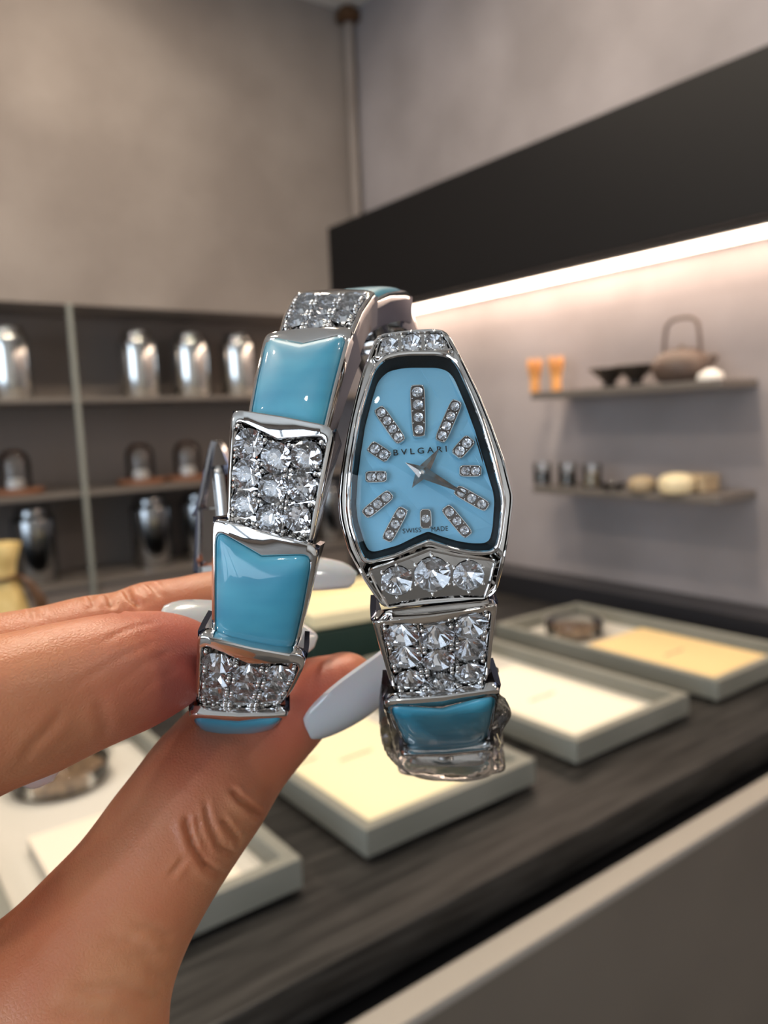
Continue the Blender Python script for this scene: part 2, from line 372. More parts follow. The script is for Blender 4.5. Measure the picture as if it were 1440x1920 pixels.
c = np.array([XS+.02, onx(1300, XS+.02), SZ2]); t = thing('storage_box', 'low tan box behind the cream round box', 'box', c)
MB().box(c+[-.03, -.045, 0], c+[.03, .045, .026], .002).build('body', M['tan'], t); MB().box(c+[-.031, -.046, .0265], c+[.031, .046, .036], .002).build('lid', M['tan'], t)
# black ledge behind the counter
tag(MB().box((3.08*H, Y0+.5, CZ-.3), (X1-.001, Y1-.01, CZ+.12*H), .002).build('back_ledge', M['ledge']), 'black raised ledge along the right wall', 'ledge')
# counter
CY0 = 1.157*H
ct = thing('counter', 'long black stained wooden display counter', 'counter', (.3, CY0+.4, 0))
MB().box((X0+.6, CY0, CZ-.048), (3.075*H, 3.55*H, CZ), .0025).build('top', M['wood'], ct)
MB().box((X0+.62, CY0+.06, 0), (3.07*H, 3.5*H, CZ-.049), .002).build('carcass', M['black'], ct)
MB().box((X0+.62, 1.042*H, CZ-.056), (3.07*H, 1.107*H, CZ-.045), .0015).build('pale_ledge', M['pale'], ct)
MB().box((X0+.62, 1.046*H, .06), (3.07*H, 1.103*H, CZ-.0565), .001).build('front_panel', M['taupe'], ct)
MB().box((X0+.62, 1.108*H, 0), (3.07*H, CY0+.059, CZ-.062), .001).build('reveal', M['black'], ct)
# display trays
def tray(x, y0, w, d, hgt, name, label, group, cardm=None, card=(.09, .04, .74, .62), marks=(), floor='trayfloor', z0=CZ, rot=0.0):
    x0, x1, y1 = x*H, (x+w)*H, (y0+d)*H; y0 = y0*H; c = ((x0+x1)/2, (y0+y1)/2, z0)
    t = thing(name, label, 'tray', c, group); rim = .016; hz = hgt*H
    P = (c[0], c[1], 0)
    MB().box((x0+.012, y0+.012, z0+.0003), (x1-.012, y1-.012, z0+.006), rot=rot, piv=P).build('plinth', M['black'], t)
    MB().box((x0+rim, y0+rim, z0+.0065), (x1-rim, y1-rim, z0+.012), rot=rot, piv=P).build('base_board', M[floor], t)
    for a, b in (((x0, y0), (x1, y0+rim)), ((x0, y1-rim), (x1, y1)), ((x0, y0+rim+.0002), (x0+rim, y1-rim-.0002)), ((x1-rim, y0+rim+.0002), (x1, y1-rim-.0002))):
        MB().box((*a, z0+.006), (*b, z0+hz), .0012, rot, P).build('rim', M['tray'], t)
    return t, c
def card_on(label, m_, a, b, z0, lines, tilt=0.0):
    """a printed card lying in a tray, with its faint lines of handwriting as thin ink strokes"""
    c = ((a[0]+b[0])/2, (a[1]+b[1])/2, z0)
    t = thing('card', label, 'card', c, 'cards lying in the trays')
    MB().box((*a, z0), (*b, z0+.0012)).build('sheet', M[m_], t)
    mb = MB()
    for (lx, ly, ln, amp) in lines:
        n = 26; pts = []
        for k in range(n):
            u = k/(n-1)
            pts.append((lx + (u-.5)*ln, ly + amp*math.sin(k*1.9)*(.4+.6*abs(math.sin(k*.7))), z0+.0013))
        mb.tube(pts, .0014, 5)
    if lines: mb.build('writing', M['ink'], t)['kind'] = 'stuff'
    return t
TG = 'grey trays in a row on the counter'
TW, TD, TH, TP = .56, 1.06, .080, .728
trays = {}
for k, (nm, lab) in enumerate((('D', 'grey tray under the thumb with round glass dish'), ('A', 'grey tray under the watch with yellow cream card'),
                               ('B', 'grey tray with ivory card, middle right'), ('C', 'grey tray with ochre card nearest the black ledge'))):
    x = .925 + (k-1)*TP
    trays[nm] = (x*H,) ; tray(x, 1.380, TW, TD, TH, 'display_tray', lab, TG)
def tx(nm, u): return trays[nm][0] + u*TW*H
def ty(v): return 1.380*H + v*TD*H
CT = CZ+.0285
def cardin(nm, u0, u1, v0, v1, label, m_, lines):
    t = card_on(label, m_, (tx(nm, u0), ty(v0)), (tx(nm, u1), ty(v1)), CT, [(tx(nm, a), ty(b), ln, am) for a, b, ln, am in lines])
    MB().box((tx(nm, u0), ty(v0), CZ+.0122), (tx(nm, u1), ty(v1), CT-.0002)).build('backing', M['trayfloor'], t)
cardin('A', .085, .74, .035, .66, 'yellow cream card lying under the watch', 'card1', [(.42, .36, .055, .003), (.20, .42, .03, .002), (.55, .55, .05, .003)])
cardin('B', .085, .74, .035, .60, 'ivory card in the middle right tray', 'card2', [(.42, .32, .06, .003)])
cardin('C', .10, .80, .045, .58, 'ochre card in the tray by the black ledge', 'card3', [(.42, .30, .06, .0035)])
cardin('D', .22, .80, .035, .50, 'pale card in the tray under the thumb', 'card4', [(.42, .28, .02, .003)])
def dish(nm, u, v, r, lab):
    c = (tx(nm, u), ty(v), CZ+.0125); t = thing('tea_dish', lab, 'dish', c, 'round clear dishes in the trays')
    MB().lathe(c, [(r, 0), (r*1.02, .004), (r*1.02, .026), (r*.985, .026), (r*.985, .005)], 48, False).build('wall', M['clear'], t, True, 50)
    MB().lathe((c[0], c[1], c[2]+.024), [(r*1.10, 0), (r*1.10, .006), (r*1.04, .011), (.001, .012)], 48, False).build('cover', M['clear'], t, True, 50)
    MB().lathe(c, [(r*.96, .001), (r*.96, .012), (r*.8, .018), (r*.4, .02), (.001, .019)], 40).build('tea_leaves', M['tea'], t, True, 60)
dish('D', .50, .82, .066, 'round clear dish of brown tea beneath the index finger')
dish('B', .50, .80, .062, 'round clear dish of brown tea behind the watch')
dish('C', .46, .78, .062, 'round clear dish of brown tea near the black ledge')
# box behind the fingers, with a tray on it, and another tray further right
tb = np.array([1.98*H, 3.02*H, CZ])
ROT = math.radians(-9)
o = MB().box((1.62*H, 2.62*H, CZ+.0005), (2.26*H, 3.2*H, CZ+.075), .002, ROT, (1.94*H, 2.9*H, 0)).build('gift_box', M['green']); tag(o, 'dark green box standing behind the thumb', 'box')
t, c = tray(1.62, 2.62, .64, .58, .07, 'display_tray', 'cream tray lying on the dark green box', None, z0=CZ+.0755, rot=ROT)
for ch in t.children:
    if ch.name.startswith(('rim', 'base_board')): ch.data.materials[0] = M['card1']
# cloth pouch
c = np.array([.50*H, 3.20*H, CZ])
t = thing('cloth_pouch', 'yellow cloth pouch at the left edge', 'pouch', c)
prof = []
v, f = [], []
NS = 40
for i, (r, z) in enumerate(((.055, 0), (.066, .012), (.070, .04), (.064, .075), (.052, .10), (.042, .112), (.046, .125), (.056, .142), (.054, .143), (.04, .125))):
    for k in range(NS):
        a = 2*math.pi*k/NS; q = r*(1+(.02+.05*(i/9))*math.sin(7*a+i*.4)); v.append((c[0]+q*math.cos(a), c[1]+q*math.sin(a)*.7, c[2]+z*2.1+.0005))
for i in range(9):
    for k in range(NS): f.append((i*NS+k, i*NS+(k+1) % NS, (i+1)*NS+(k+1) % NS, (i+1)*NS+k))
f.append(tuple(range(NS))[::-1])
part('bag', v, f, M['cloth'], t, True, 70)
MB().tube([c+[.047*math.cos(a), .034*math.sin(a), .236] for a in np.linspace(0, 2*math.pi, 30)], .004, 8).build('tie', M['brown'], t, True)
MB().tube([c+[.047, -.005, .236], c+[.064, -.012, .22], c+[.080, -.016, .185], c+[.088, -.016, .14]], [.005, .008, .011, .012], 10).build('tassel', M['brown'], t, True)
# downlight fixtures
for i, (x, y, p, cc) in enumerate(DOWN):
    t = thing('downlight', 'round recessed ceiling downlight overhead', 'light', (x, y, ZC-.01), 'recessed ceiling downlights')
    MB().lathe((x, y, ZC-.008), [(.075, 0), (.078, .003), (.078, .0078), (.056, .0078), (.056, 0), (.075, 0)], 32, False).build('ring', M['white'], t, True, 40)
    MB().lathe((x, y, ZC-.006), [(.054, 0), (.054, .004)], 32).build('glass', M['lampglass'], t)

# ------------------------------------------------------------------ the bracelet watch (camera-space metres, then turned into the room)
MM = .001
watch = thing('bracelet_watch', 'silver snake bracelet watch with turquoise and diamond scales held in the fingers', 'watch', cw(bp(640, 1380, .115)))
def poly_resample(poly, n, c):
    """points of a closed polygon at n equal angles round c (it is star-shaped about c)"""
    P = np.array(poly, float); out = []
    for k in range(n):
        a = 2*math.pi*k/n; d = np.array([math.cos(a), math.sin(a)]); best = None
        for i in range(len(P)):
            p, q = P[i]-c, P[(i+1) % len(P)]-c; e = q-p
            den = d[0]*e[1]-d[1]*e[0]
            if abs(den) < 1e-9: continue
            s = (p[0]*e[1]-p[1]*e[0])/den; u = (p[0]*d[1]-p[1]*d[0])/den
            if s > 0 and -1e-6 <= u <= 1+1e-6 and (best is None or s < best): best = s
        out.append(c + d*best)
    return np.array(out)
def smooth_loop(L, it=1):
    for _ in range(it): L = (np.roll(L, 1, 0)+2*L+np.roll(L, -1, 0))/4
    return L
def case_d(y): return .0935 + 5.7e-8*(y-920)**2
def caseP(px, py, w=0.0):
    """point of the gently curved case front, w metres above it"""
    a = bp(px, py, case_d(py)); 
    t = bp(px, py+2, case_d(py+2)) - bp(px, py-2, case_d(py-2)); s = bp(px+2, py, case_d(py)) - bp(px-2, py, case_d(py))
    n = _n(np.cross(s, -t)); n = n if n[2] > 0 else -n
    return a + n*w
def case_frame(px, py, ang=0.0, w=0.0):
    """4x4 in world space: x to the right turned by ang (image clockwise), z out of the case"""
    a = caseP(px, py, w); e = np.array([math.cos(ang), math.sin(ang)])*2
    x = _n(caseP(px+e[0], py+e[1], w)-caseP(px-e[0], py-e[1], w)); u = caseP(px, py, w+MM)-a; z = _n(u - x*np.dot(u, x)); y = np.cross(z, x)
    R3 = RM @ np.array([x, y, z]).T; L = cw(a)
    return Matrix([[*R3[i], L[i]] for i in range(3)] + [[0, 0, 0, 1]])
def loops(rings, closed_bottom=True, closed_top=False):
    n = len(rings[0]); v = [p for r in rings for p in r]; f = []
    for i in range(len(rings)-1):
        for k in range(n):
            k2 = (k+1) % n; f.append((i*n+k, i*n+k2, (i+1)*n+k2, (i+1)*n+k))
    if closed_bottom: f.append(tuple(range(n))[::-1])
    if closed_top: f.append(tuple((len(rings)-1)*n+k for k in range(n)))
    return v, f
W_ = lambda pts: [cw(p) for p in pts]

OUT = [(705,617),(740,610),(780,605.5),(815,604),(837,607.5),(852,630),(870,665),(902,730),(927,792),(952,862),(967,930),(967,942),(957,1017),(947,1070),(934,1118),
       (920,1130),(870,1136),(795,1143),(722,1149),(712,1142),(682,1097),(652,1040),(636,980),(632,937),(637,885),(642,852),(652,795),(665,735),(680,680),(695,642)]
OPN = [(702,697),(711,684),(725,672),(748,666),(770,664),(820,664),(838,668),(850,676),(858,688),(882,742),(902,794),(922,862),(938,925),(940,945),(935,1000),(929,1026),(918,1033),
       (895,1034),(865,1030),(830,1020),(805,1011),(780,1021),(745,1038),(697,1051),(685,1048),(676,1030),(662,985),(658,950),(660,895),(666,845),(676,785),(690,735)]
CC = np.array([800.0, 880.0]); NR = 220
O_ = smooth_loop(poly_resample(OUT, NR, CC), 1); I_ = smooth_loop(poly_resample(OPN, NR, CC), 1)
dist = np.linalg.norm(O_-I_, axis=1); outd = (O_-I_)/dist[:, None]; fac = np.minimum(1, dist/27)
def ring(kind, off, w):
    if kind == 'O': q = O_ - outd*(off*fac)[:, None]
    elif kind == 'S': q = CC + (O_-CC)*off
    else: q = I_ + outd*((off*fac)[:, None] if off > 0 else off)
    return [caseP(x, y, w*MM) for x, y in q]
def mid(k):                                           # the case is hollowed where the stone panels sit
    dp = np.clip((dist-35)/25, 0, 1)
    return [caseP(x, y, (-.95-1.25*e)*MM) for (x, y), e in zip(I_*(1-k)+O_*k, dp)]
body = [ring('S', .90, -9.0), ring('S', .965, -7.5), ring('S', .985, -3.4), ring('O', 0, -2.9), ring('O', -1.5, -2.3), ring('O', 0, -1.7), ring('O', 1.2, -1.2), ring('O', 3.5, -1.0), ring('O', 6, -1.1), ring('O', 7.5, -1.45), ring('O', 10, -1.3),
        ring('O', 12, -1.0), mid(.68), mid(.36), ring('I', 13, -.72), ring('I', 10, -.28), ring('I', 7, -.05), ring('I', 4, 0), ring('I', 1.5, -.10), ring('I', 0, -.3)]
v, f = loops(body); part('case', W_(v), f, M['chrome'], watch, True, 32)
v, f = loops([ring('I', .4, -.26), ring('I', -1.5, -.6), ring('I', -5, -1.3), ring('I', -8.5, -2.15), ring('I', -12, -2.3)], False); part('inner_ring', W_(v), f, M['dark'], watch, True, 40)
DW = -2.02
v, f = loops([ring('I', -9.5, DW-.3), ring('I', -9.5, DW)], True, True); dial = part('dial', W_(v), f, M['dial'], watch)
# domed crystal
cr = [ring('I', 1, -.10)]
for s, w in ((.92, .10), (.75, .26), (.5, .38), (.25, .44), (.04, .46)):
    cr.append([caseP(CC[0]+(x-CC[0])*s, CC[1]+(y-CC[1])*s, w*MM) for x, y in I_])
v, f = loops(cr, False, True); part('crystal', W_(v), f, M['crystal'], watch, True)
# brilliant-cut diamond (unit girdle radius, table up)
def brilliant(seed):
    """crown facets are clear, the pavilion facets under them mirror the light back"""
    rg = np.random.default_rng(seed); v, f = [], []; n = 8
    for k in range(n): a = 2*math.pi*(k+.5)/n; v.append((.56*math.cos(a), .56*math.sin(a), .34))     # table 0-7
    for k in range(n): a = 2*math.pi*k/n; v.append((.80*math.cos(a), .80*math.sin(a), .18))           # stars 8-15
    for k in range(2*n): a = 2*math.pi*k/(2*n); v.append((math.cos(a), math.sin(a), .02))             # girdle 16-31
    for k in range(2*n): a = 2*math.pi*k/(2*n); v.append((math.cos(a), math.sin(a), -.03))            # 32-47
    for k in range(2*n):
        a = 2*math.pi*k/(2*n); r = (.60 if k % 2 else .42)+rg.uniform(-.03, .03); v.append((r*math.cos(a), r*math.sin(a), -.03-.80*(1-r)+rg.uniform(-.05, .05)))   # 48-63
    v.append((0, 0, -.83))
    f.append(tuple(range(8)))
    for k in range(n):
        g = 16+2*k; gm = 16+(2*k-1) % 16; gp = 16+(2*k+1) % 16
        f.append((8+k, gm, g)); f.append((8+k, g, gp)); f.append((k, (k-1) % 8, 8+k)); f.append((k, 8+k, gp, 8+(k+1) % 8))
    for k in range(16): k2 = (k+1) % 16; f.append((16+k, 32+k, 32+k2, 16+k2))
    nc = len(f)
    for k in range(16): k2 = (k+1) % 16; f.append((32+k, 48+k, 32+k2)); f.append((32+k2, 48+k, 48+k2)); f.append((48+k, 64, 48+k2))
    me = me_(v, f, M['gem']); me.materials.append(M['gemback'])
    for p in me.polygons:
        if p.index >= nc: p.material_index = 1
    return me
GEMS = [brilliant(k) for k in range(6)]
PO = org(watch)
def place(me, Mx, s, parent, name='diamond', spin=None, zs=1.0):
    o = link(name, random.choice(GEMS), parent)
    o.matrix_basis = Matrix.Translation(Vector((-PO).tolist())) @ Mx @ Matrix.Rotation(random.random()*6.28 if spin is None else spin, 4, 'Z') @ Matrix.Diagonal((s, s, s*zs, 1))
    return o
def ico(c, r, sub=1):
    bm = bmesh.new(); bmesh.ops.create_icosphere(bm, subdivisions=sub, radius=r); bm.verts.index_update()
    vv = [np.array(q.co)+c for q in bm.verts]; ff = [[q.index for q in fc.verts] for fc in bm.faces]; bm.free(); return vv, ff
PX = .0935/F                                           # metres per pixel on the case
from mathutils.geometry import delaunay_2d_cdt
def inside(P, q):
    c = False
    for i in range(len(P)):
        a, b = P[i], P[i-1]
        if (a[1] > q[1]) != (b[1] > q[1]) and q[0] < (b[0]-a[0])*(q[1]-a[1])/(b[1]-a[1])+a[0]: c = not c
    return c
def pierced(outline, holes, w, wall=.5):
    """flat plate in case pixels with round seats for the stones"""
    pts = [Vector((float(x), float(y))) for x, y in outline]; ed = [(i, (i+1) % len(outline)) for i in range(len(outline))]
    for (x, y, r) in holes:
        b = len(pts); pts += [Vector((x+r*math.cos(2*math.pi*k/20), y+r*math.sin(2*math.pi*k/20))) for k in range(20)]; ed += [(b+k, b+(k+1) % 20) for k in range(20)]
    vo, _, fo, *_r = delaunay_2d_cdt(pts, ed, [], 0, 1e-4)
    keep = []
    for fc in fo:
        m_ = sum((vo[i] for i in fc), Vector((0, 0)))/len(fc)
        if inside(outline, m_) and all((m_[0]-x)**2+(m_[1]-y)**2 > (r*.985)**2 for x, y, r in holes): keep.append(tuple(fc))
    v = [caseP(p[0], p[1], w*MM) for p in vo]; f = keep
    for (x, y, r) in holes:
        b = len(v)
        for k in range(20):
            a = 2*math.pi*k/20; v.append(caseP(x+r*math.cos(a), y+r*math.sin(a), w*MM)); v.append(caseP(x+r*.9*math.cos(a), y+r*.9*math.sin(a), (w-wall)*MM))
        f = f+[(b+2*k, b+2*((k+1) % 20), b+2*((k+1) % 20)+1, b+2*k+1) for k in range(20)]
    return v, f
# hour markers with their stones
MARK = [((783,710),(787,813),31,4), ((860,741),(826,822),25,4), ((886,815),(856,850),27,2), ((863,880),(906,880),24,2), ((856,916),(918,953),24,3), ((836,951),(882,1009),24,3),
        ((799,955),(800,995),23,1), ((758,953),(724,1019),24,3), ((734,924),(682,968),24,3), ((684,892),(726,891),24,2), ((692,829),(730,855),26,2), ((708,755),(754,823),24,4)]
for (a, b, wd_, n) in MARK:
    a, b = np.array(a, float), np.array(b, float); L = np.linalg.norm(b-a); u = (b-a)/L; nn = np.array([-u[1], u[0]]); h = wd_/2
    taper = .84 if wd_ > 30 else 1.0; c0 = (a+b)/2; rings = []
    for ins, w in ((0, DW), (0, DW+.50), (.8, DW+.58), (1.8, DW+.58), (2.4, DW+.50)):
        q = []
        for k in range(32):
            t_ = 2*math.pi*k/32; e = 2/5.0
            x = (L/2-ins)*math.copysign(abs(math.cos(t_))**e, math.cos(t_)); y = (h-ins)*math.copysign(abs(math.sin(t_))**e, math.sin(t_))
            y *= 1+(taper-1)*(x/L+.5); q.append(c0+u*x+nn*y)
        rings.append([caseP(x, y, w*MM) for x, y in q])
    v, f = loops(rings, True, False); mk = part('hour_marker', W_(v), f, M['chrome'], dial, True, 35)
    st = []
    for k in range(n):
        p = a+u*((k+.5)*(L-5)/n+2.5) if n > 1 else c0
        st.append((p[0], p[1], min(h*.72*(1-.07*k if taper < 1 else 1), (L-5)/n*.5)))
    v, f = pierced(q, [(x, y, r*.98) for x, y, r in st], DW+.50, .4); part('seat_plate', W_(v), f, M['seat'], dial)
    for x, y, r in st: place(None, case_frame(x, y, 0, (DW+.53)*MM), r*PX, dial, zs=.62)
    mb = MB()
    for k in range(n+1):
        p = a+u*(k*(L-7)/n+3.5)
        for s_ in (-1, 1): mb.add(*ico(cw(caseP(*(p+nn*s_*h*.66), (DW+.56)*MM)), .15*MM))
    o = mb.build('bead', M['chrome'], dial, True); o['kind'] = 'stuff'
# hands: long kites with a ridge
def hand_kite(name, tip, tail, piv, wid, w, parent=watch):
    tip, tail, piv = map(lambda q: np.array(q, float), (tip, tail, piv)); u = _n(tip-tail); nn = np.array([-u[1], u[0]])
    pl = [tail, piv+nn*wid, tip, piv-nn*wid]
    v = [caseP(*p, w*MM) for p in pl] + [caseP(*p, (w-.18)*MM) for p in pl] + [caseP(*piv, (w+.38)*MM), caseP(*(tip-u*2), (w+.06)*MM), caseP(*(tail+u*2), (w+.06)*MM)]
    f = [(2, 1, 8, 9), (2, 9, 8, 3), (0, 10, 8, 1), (0, 3, 8, 10), (4, 5, 6, 7)] + [(i, (i+1) % 4, 4+(i+1) % 4, 4+i) for i in range(4)]
    return part(name, W_(v), f, M['hand_metal'], parent)
PV = (792, 884)
hand_kite('hour_hand', (826, 835), (773, 914), PV, 13, -1.15)
hand_kite('minute_hand', (879, 928), (760, 865), PV, 12, -.80)
mx = case_frame(*PV, 0, -.62*MM)
mb = MB(); v, f = [], []
for r, z in ((5.5*PX, 0), (5.5*PX, .22*MM), (3.5*PX, .28*MM), (3*PX, .2*MM)):
    for k in range(20): v.append(mx @ Vector((r*math.cos(k*.31416), r*math.sin(k*.31416), z)))
f = [(i*20+k, i*20+(k+1) % 20, (i+1)*20+(k+1) % 20, (i+1)*20+k) for i in range(3) for k in range(20)] + [tuple(60+k for k in range(20))]
mb.add(v, f); mb.build('hand_pin', M['chrome'], watch, True, 40)
# printing on the dial
def word(txt, pa, pb, cap, bold=0.0, space=1.0):
    pa, pb = np.array(pa, float), np.array(pb, float); ang = math.atan2(pb[1]-pa[1], pb[0]-pa[0]); L = np.linalg.norm(pb-pa)
    cu = bpy.data.curves.new('print', 'FONT'); cu.body = txt; cu.size = 1.0; cu.space_character = space; cu.offset = bold; cu.extrude = 0.004
    cu.align_x = 'LEFT'; cu.align_y = 'BOTTOM_BASELINE'
    o = bpy.data.objects.new('dial_print', cu); COL.objects.link(o); bpy.context.view_layer.update()
    me = bpy.data.meshes.new_from_object(o.evaluated_get(bpy.context.evaluated_depsgraph_get())); bpy.data.objects.remove(o)
    co = np.array([q.co for q in me.vertices]); mnx, mxx = co[:, 0].min(), co[:, 0].max(); hgt = co[:, 1].max()
    for q in me.vertices:
        q.co = ((q.co.x-mnx)/(mxx-mnx)*L*PX, q.co.y/hgt*cap*PX, q.co.z*PX*3)
    me.materials.clear(); me.materials.append(M['ink_black'])
    o = link('dial_print', me, dial)
    o.matrix_basis = Matrix.Translation(Vector((-PO).tolist())) @ case_frame(*pa, ang, (DW+.012)*MM)
word('BVLGARI', (738.5, 848), (841, 840), 11.5, .012, 1.55)
word('SWISS', (756, 1005.5), (791.5, 1003), 9, .0, 1.1); word('MADE', (811, 1002), (843, 1000), 9, .0, 1.1)
# stone panels above and below the dial
def panel(poly, name, w0, stones, cut):
    P = np.array(poly, float); Q = []
    for i in range(len(P)):
        p, q = P[i], P[(i+1) % len(P)]
        for k in range(8): Q.append(p+(q-p)*k/8)
    Q = smooth_loop(np.array(Q), 1); c = Q.mean(0)
    def rg(ins, w):
        d = Q-c; ln = np.linalg.norm(d, axis=1)[:, None]; nx = np.roll(Q, -1, 0)-np.roll(Q, 1, 0); nrm = np.stack([nx[:, 1], -nx[:, 0]], 1); nrm /= np.linalg.norm(nrm, axis=1)[:, None]
        sgn = np.sign((nrm*d).sum(1))[:, None]; q = Q - nrm*np.where(sgn == 0, 1, sgn)*ins
        return [caseP(x, y, w*MM) for x, y in q]
    v, f = loops([rg(-3.5, w0-.5), rg(-3, w0+.05), rg(-1.5, w0+.25), rg(.5, w0+.22), rg(2.0, w0-.02), rg(3, w0-.12)], False, False)
    o = part(name, W_(v), f, M['chrome'], watch, True, 40)
    d_ = Q-c; nx = np.roll(Q, -1, 0)-np.roll(Q, 1, 0); nrm = np.stack([nx[:, 1], -nx[:, 0]], 1); nrm /= np.linalg.norm(nrm, axis=1)[:, None]
    Q3 = Q-nrm*np.sign((nrm*d_).sum(1))[:, None]*2.8
    v, f = pierced([tuple(p) for p in Q3], [(x, y, r*.985) for x, y, r in stones], w0-.10, 1.2); part('seat_plate', W_(v), f, M['chrome2'], o)
    mb = MB()
    for (x, y, r) in stones:
        place(None, case_frame(x, y, 0, (w0+.10)*MM), r*PX, o, zs=.78 if r > 25 else .9)
        for k in range(6):
            a = k*math.pi/3+.5; mb.add(*ico(cw(caseP(x+math.cos(a)*r*1.02, y+math.sin(a)*r*1.02, (w0+.22)*MM)), .26*MM))
    q = mb.build('prong', M['chrome'], o, True); q['kind'] = 'stuff'
panel([(691,1071),(745,1056),(780,1043),(805,1033),(830,1038),(857,1044),(929,1053),(919,1095),(909,1123),(870,1122),(802,1126),(760,1133),(728,1140),(708,1105)], 'lower_panel', -.40,
      [(744,1091,30), (811,1079,35), (879,1081,30)], 0)
panel([(716,623),(750,618),(790,615.5),(828,615.5),(838,633),(846,650),(800,652),(750,656),(704,664),(709,645)], 'upper_panel', -.75,
      [(731,641,17), (772,636,19), (815,634,18)], 0)

# --- the scaly bracelet: links strung along one coil
# control points: pixel x, y, depth, twist of the face (deg), kind, width at the wide end, width at the narrow end (mm)
PATH = [(815,1146,.0966, -4,'pave',16.2,13.2), (828,1300,.1055,-4,'turq',16.4,13.0), (838,1404,.119,-4,'plain',14.8,12.8), (838,1428,.133,0,'turq',13.6,11), (825,1290,.147,0,'pave',13.4,11),
        (805,1150,.155,0,'turq',13.4,11), (790,1000,.158,0,'pave',13.4,11), (775,850,.157,0,'turq',13.4,11), (760,725,.153,2,'pave',13.4,11), (725,640,.146,0,'turq',13.4,11),
        (702,564,.1345,0,'turq',13.4,11.0), (632,553,.119,0,'pave',12.8,11.0), (580,626,.1045,12,'turq',13.2,10.6), (531,789,.0965,9,'pave',14.1,11.0), (498,1000,.095,7,'turq',14.0,11.0),
        (474,1209,.0985,2,'pave',14.3,12.2), (449,1334,.1095,-2,'turq',14.2,11.8), (445,1372,.124,0,'pave',13.4,11), (437,1300,.139,0,'turq',13,11), (432,1190,.150,0,'pave',13,11),
        (428,1075,.156,0,'pave',12.6,10.6), (426,962,.158,0,'tail',12.4,1.2), (412,826,.157,0,None,0,0)]
SK_ = np.zeros(len(PATH)); SK_[12:17] = (.08, .11, .11, .04, -.07)      # slant of the scales across the strand
CP = np.array([bp(p[0], p[1], p[2]) for p in PATH]); TW_ = np.array([p[3] for p in PATH], float)
def spl(A, s):
    n = len(A); i = int(min(max(math.floor(s), 0), n-2)); u = s-i
    p0, p1, p2, p3 = A[max(i-1, 0)], A[i], A[i+1], A[min(i+2, n-1)]
    return .5*(2*p1+(p2-p0)*u+(2*p0-5*p1+4*p2-p3)*u*u+(3*p1-p0-3*p2+p3)*u**3)
def frame(s):
    s = min(max(s, 0), len(CP)-1-1e-6)
    P = spl(CP, s); T = _n(spl(CP, min(s+.04, len(CP)-1-1e-6))-spl(CP, max(s-.04, 0)))
    C = np.array([P[0], -(960-CY)/F*.127, -.127]); N = P-C; N = _n(N-T*np.dot(N, T)); S = np.cross(N, T)
    a = math.radians(spl(TW_, s)); N2 = N*math.cos(a)-S*math.sin(a); S2 = S*math.cos(a)+N*math.sin(a); S2 = _n(S2+T*float(spl(SK_, s)))
    return P, T, N2, S2
NL = 72
SUP = []
for k in range(NL):
    a = 2*math.pi*k/NL; e = 2/13.0
    SUP.append((math.copysign(abs(math.cos(a))**e, math.cos(a)), math.copysign(abs(math.sin(a))**e, math.sin(a))))
class Link:
    def __init__(s, i, kind, wA, wB):
        s.i, s.kind = i, kind; s.sA, s.sB = i-.02, i+1.10; s.wA, s.wB = wA*MM, wB*MM
        if kind == 'tail': s.sB = i+1.0
    def at(s, u, t, w):
        """u -1..1 across, t 0..1 from the wide end to the narrow end, w metres above the face"""
        sp = s.sA+(s.sB-s.sA)*t; P, T, N, S = frame(sp); ex = 0.0
        if sp > len(CP)-1: P = P+T*0
        tt = min(max(t, 0), 1); hw = (s.wA+(s.wB-s.wA)*tt**.9)/2
        lift = (.9*(1-tt)**1.5-1.0*tt**1.5)*MM
        if s.kind == 'tail': lift = 0
        return P + S*u*hw + N*(w+lift-.45*MM*u*u)
    def mtx(s, u, t, w):
        a = s.at(u, t, w); x = _n(s.at(u+.05, t, w)-s.at(u-.05, t, w)); y = s.at(u, t-.03, w)-s.at(u, t+.03, w); y = _n(y-x*np.dot(x, y)); z = np.cross(x, y)
        R3 = RM @ np.array([x, y, z]).T; L = cw(a); return Matrix([[*R3[k], L[k]] for k in range(3)]+[[0, 0, 0, 1]])
